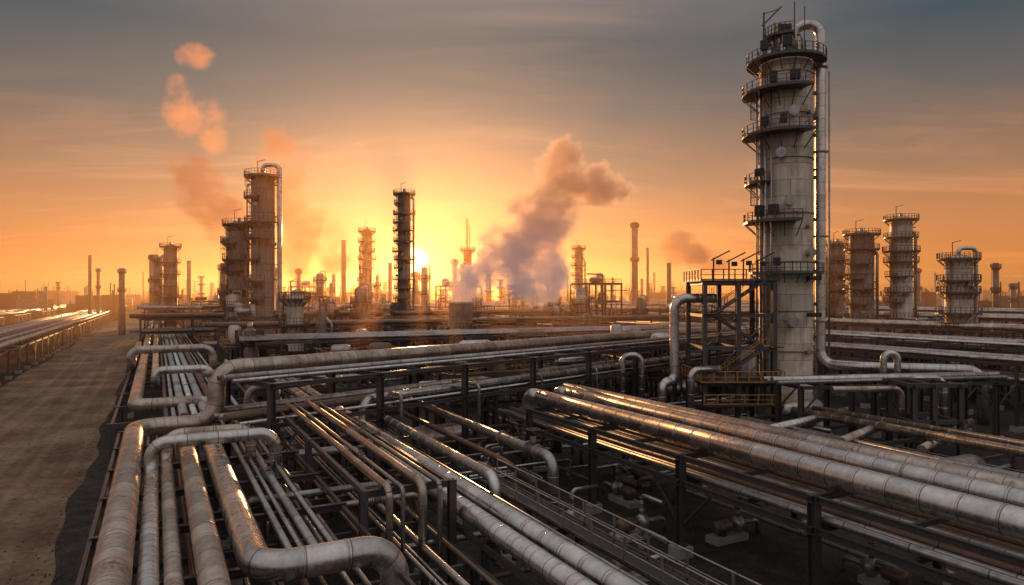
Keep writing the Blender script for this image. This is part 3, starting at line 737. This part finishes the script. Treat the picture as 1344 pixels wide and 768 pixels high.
plume('smoke_plume',P2([(372,196,36,26),(366,236,36,34),(388,280,42,38),(412,318,42,36),(442,346,34,20),(388,335,36,38)],165),.085,(.65,.36,.20),(.26,.08,.025),.13,amp=2.3,sharp=1.8,thr=0)
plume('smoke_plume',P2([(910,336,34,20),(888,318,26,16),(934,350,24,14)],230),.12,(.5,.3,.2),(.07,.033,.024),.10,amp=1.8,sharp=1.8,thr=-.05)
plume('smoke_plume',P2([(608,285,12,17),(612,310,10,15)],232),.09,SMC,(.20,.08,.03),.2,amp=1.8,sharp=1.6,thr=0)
m,nt=newmat('haze_air'); n=N(nt)
v=n.add('ShaderNodeVolumeScatter'); v.inputs['Color'].default_value=(1,.58,.28,1); v.inputs['Density'].default_value=.0008; v.inputs['Anisotropy'].default_value=.74
o=n.add('ShaderNodeOutputMaterial'); n.link(v.outputs[0],o.inputs['Volume'])
boxobj('haze',(-1500,80,.2),(1500,920,40),m)
# ---------------------------------------------------------------- world
az=math.radians(-8.1); el=math.radians(2.9)
sd=Vector((math.sin(az)*math.cos(el),math.cos(az)*math.cos(el),math.sin(el)))
w=bpy.data.worlds.new('World'); sc.world=w; w.use_nodes=True; nt=w.node_tree; nt.nodes.clear(); n=N(nt)
gen=n.add('ShaderNodeTexCoord').outputs['Generated']
nrm=n.vmath('NORMALIZE',gen).outputs[0]
sep=n.add('ShaderNodeSeparateXYZ'); n.link(nrm,sep.inputs[0]); z=sep.outputs[2]
zc=n.math('MAXIMUM',z,0.0)
base=n.ramp(zc,[(0,(.48,.12,.024)),(.035,(.72,.205,.045)),(.09,(.58,.21,.065)),(.16,(.35,.175,.09)),(.25,(.145,.115,.10)),(.34,(.050,.074,.092)),(.6,(.22,.23,.26)),(1,(.46,.46,.48))])
anti=n.ramp(zc,[(0,(.20,.16,.16)),(.15,(.32,.28,.28)),(.5,(.38,.38,.41)),(1,(.46,.46,.48))])
dot=n.vmath('DOT_PRODUCT',nrm,tuple(sd)).outputs['Value']
f=n.maprange(dot,-.15,.6,0,1)
sky=n.mix(f,anti,base)
dp=n.math('MAXIMUM',dot,0.0)
def glow(p,c,k):
    global sky
    sky=n.vmath('ADD',sky,n.vscale(c,n.math('MULTIPLY',n.math('POWER',dp,p),k))).outputs[0]
glow(12,(1,.56,.30),.27); glow(50,(1,.44,.14),.32); glow(260,(1,.42,.10),.6); glow(2500,(1,.62,.22),.9)
disc=n.maprange(dot,math.cos(math.radians(1.15)),math.cos(math.radians(.95)),0,3.0)
sky=n.vmath('ADD',sky,n.vscale((1,.72,.32),disc)).outputs[0]
den=n.math('ADD',zc,.10)
cx=n.math('DIVIDE',sep.outputs[0],den); cy=n.math('DIVIDE',sep.outputs[1],den)
cmb=n.add('ShaderNodeCombineXYZ'); n.link(cx,cmb.inputs[0]); n.link(cy,cmb.inputs[1])
c1=n.noise(n.mapping(cmb.outputs[0],(.6,1.9,1),(0,0,.6)),1.0,9,.62,.8)
c2=n.noise(cmb.outputs[0],.8,3,.5)
cl=n.math('MULTIPLY',n.maprange(c1,.45,.68,0,1),n.maprange(c2,.38,.58,0,1))
sky=n.mix(n.math('MULTIPLY',cl,.8,clamp=True),sky,n.vmath('ADD',n.vmath('MULTIPLY',sky,(1.35,1.2,1.1)).outputs[0],(.12,.055,.025)).outputs[0])
st=n.add('ShaderNodeTexSky',sky_type='NISHITA'); st.sun_disc=False; st.sun_elevation=el; st.sun_rotation=az
bg=n.add('ShaderNodeBackground'); n.link(sky,bg.inputs[0]); bg.inputs[1].default_value=1.0
bg2=n.add('ShaderNodeBackground'); n.link(st.outputs[0],bg2.inputs[0]); bg2.inputs[1].default_value=.01
ad=n.add('ShaderNodeAddShader'); n.link(bg.outputs[0],ad.inputs[0]); n.link(bg2.outputs[0],ad.inputs[1])
wo=n.add('ShaderNodeOutputWorld'); n.link(ad.outputs[0],wo.inputs[0])
le=math.radians(5.2); ld=Vector((math.sin(az)*math.cos(le),math.cos(az)*math.cos(le),math.sin(le)))
L=bpy.data.lights.new('sun','SUN'); L.energy=5; L.angle=math.radians(1.0); L.color=(1,.46,.16)
lo=bpy.data.objects.new('sun',L); sc.collection.objects.link(lo); lo.rotation_euler=(-ld).to_track_quat('-Z','Y').to_euler()
# ---------------------------------------------------------------- camera
cam=bpy.data.cameras.new('camera'); cam.lens=24; cam.sensor_width=36; cam.clip_end=12000; cam.shift_y=.003
co=bpy.data.objects.new('camera',cam); sc.collection.objects.link(co); co.location=(0,0,15); co.rotation_euler=(math.radians(90),0,0)
sc.camera=co
sc.view_settings.view_transform='Standard'; sc.view_settings.look='None'; sc.view_settings.exposure=0
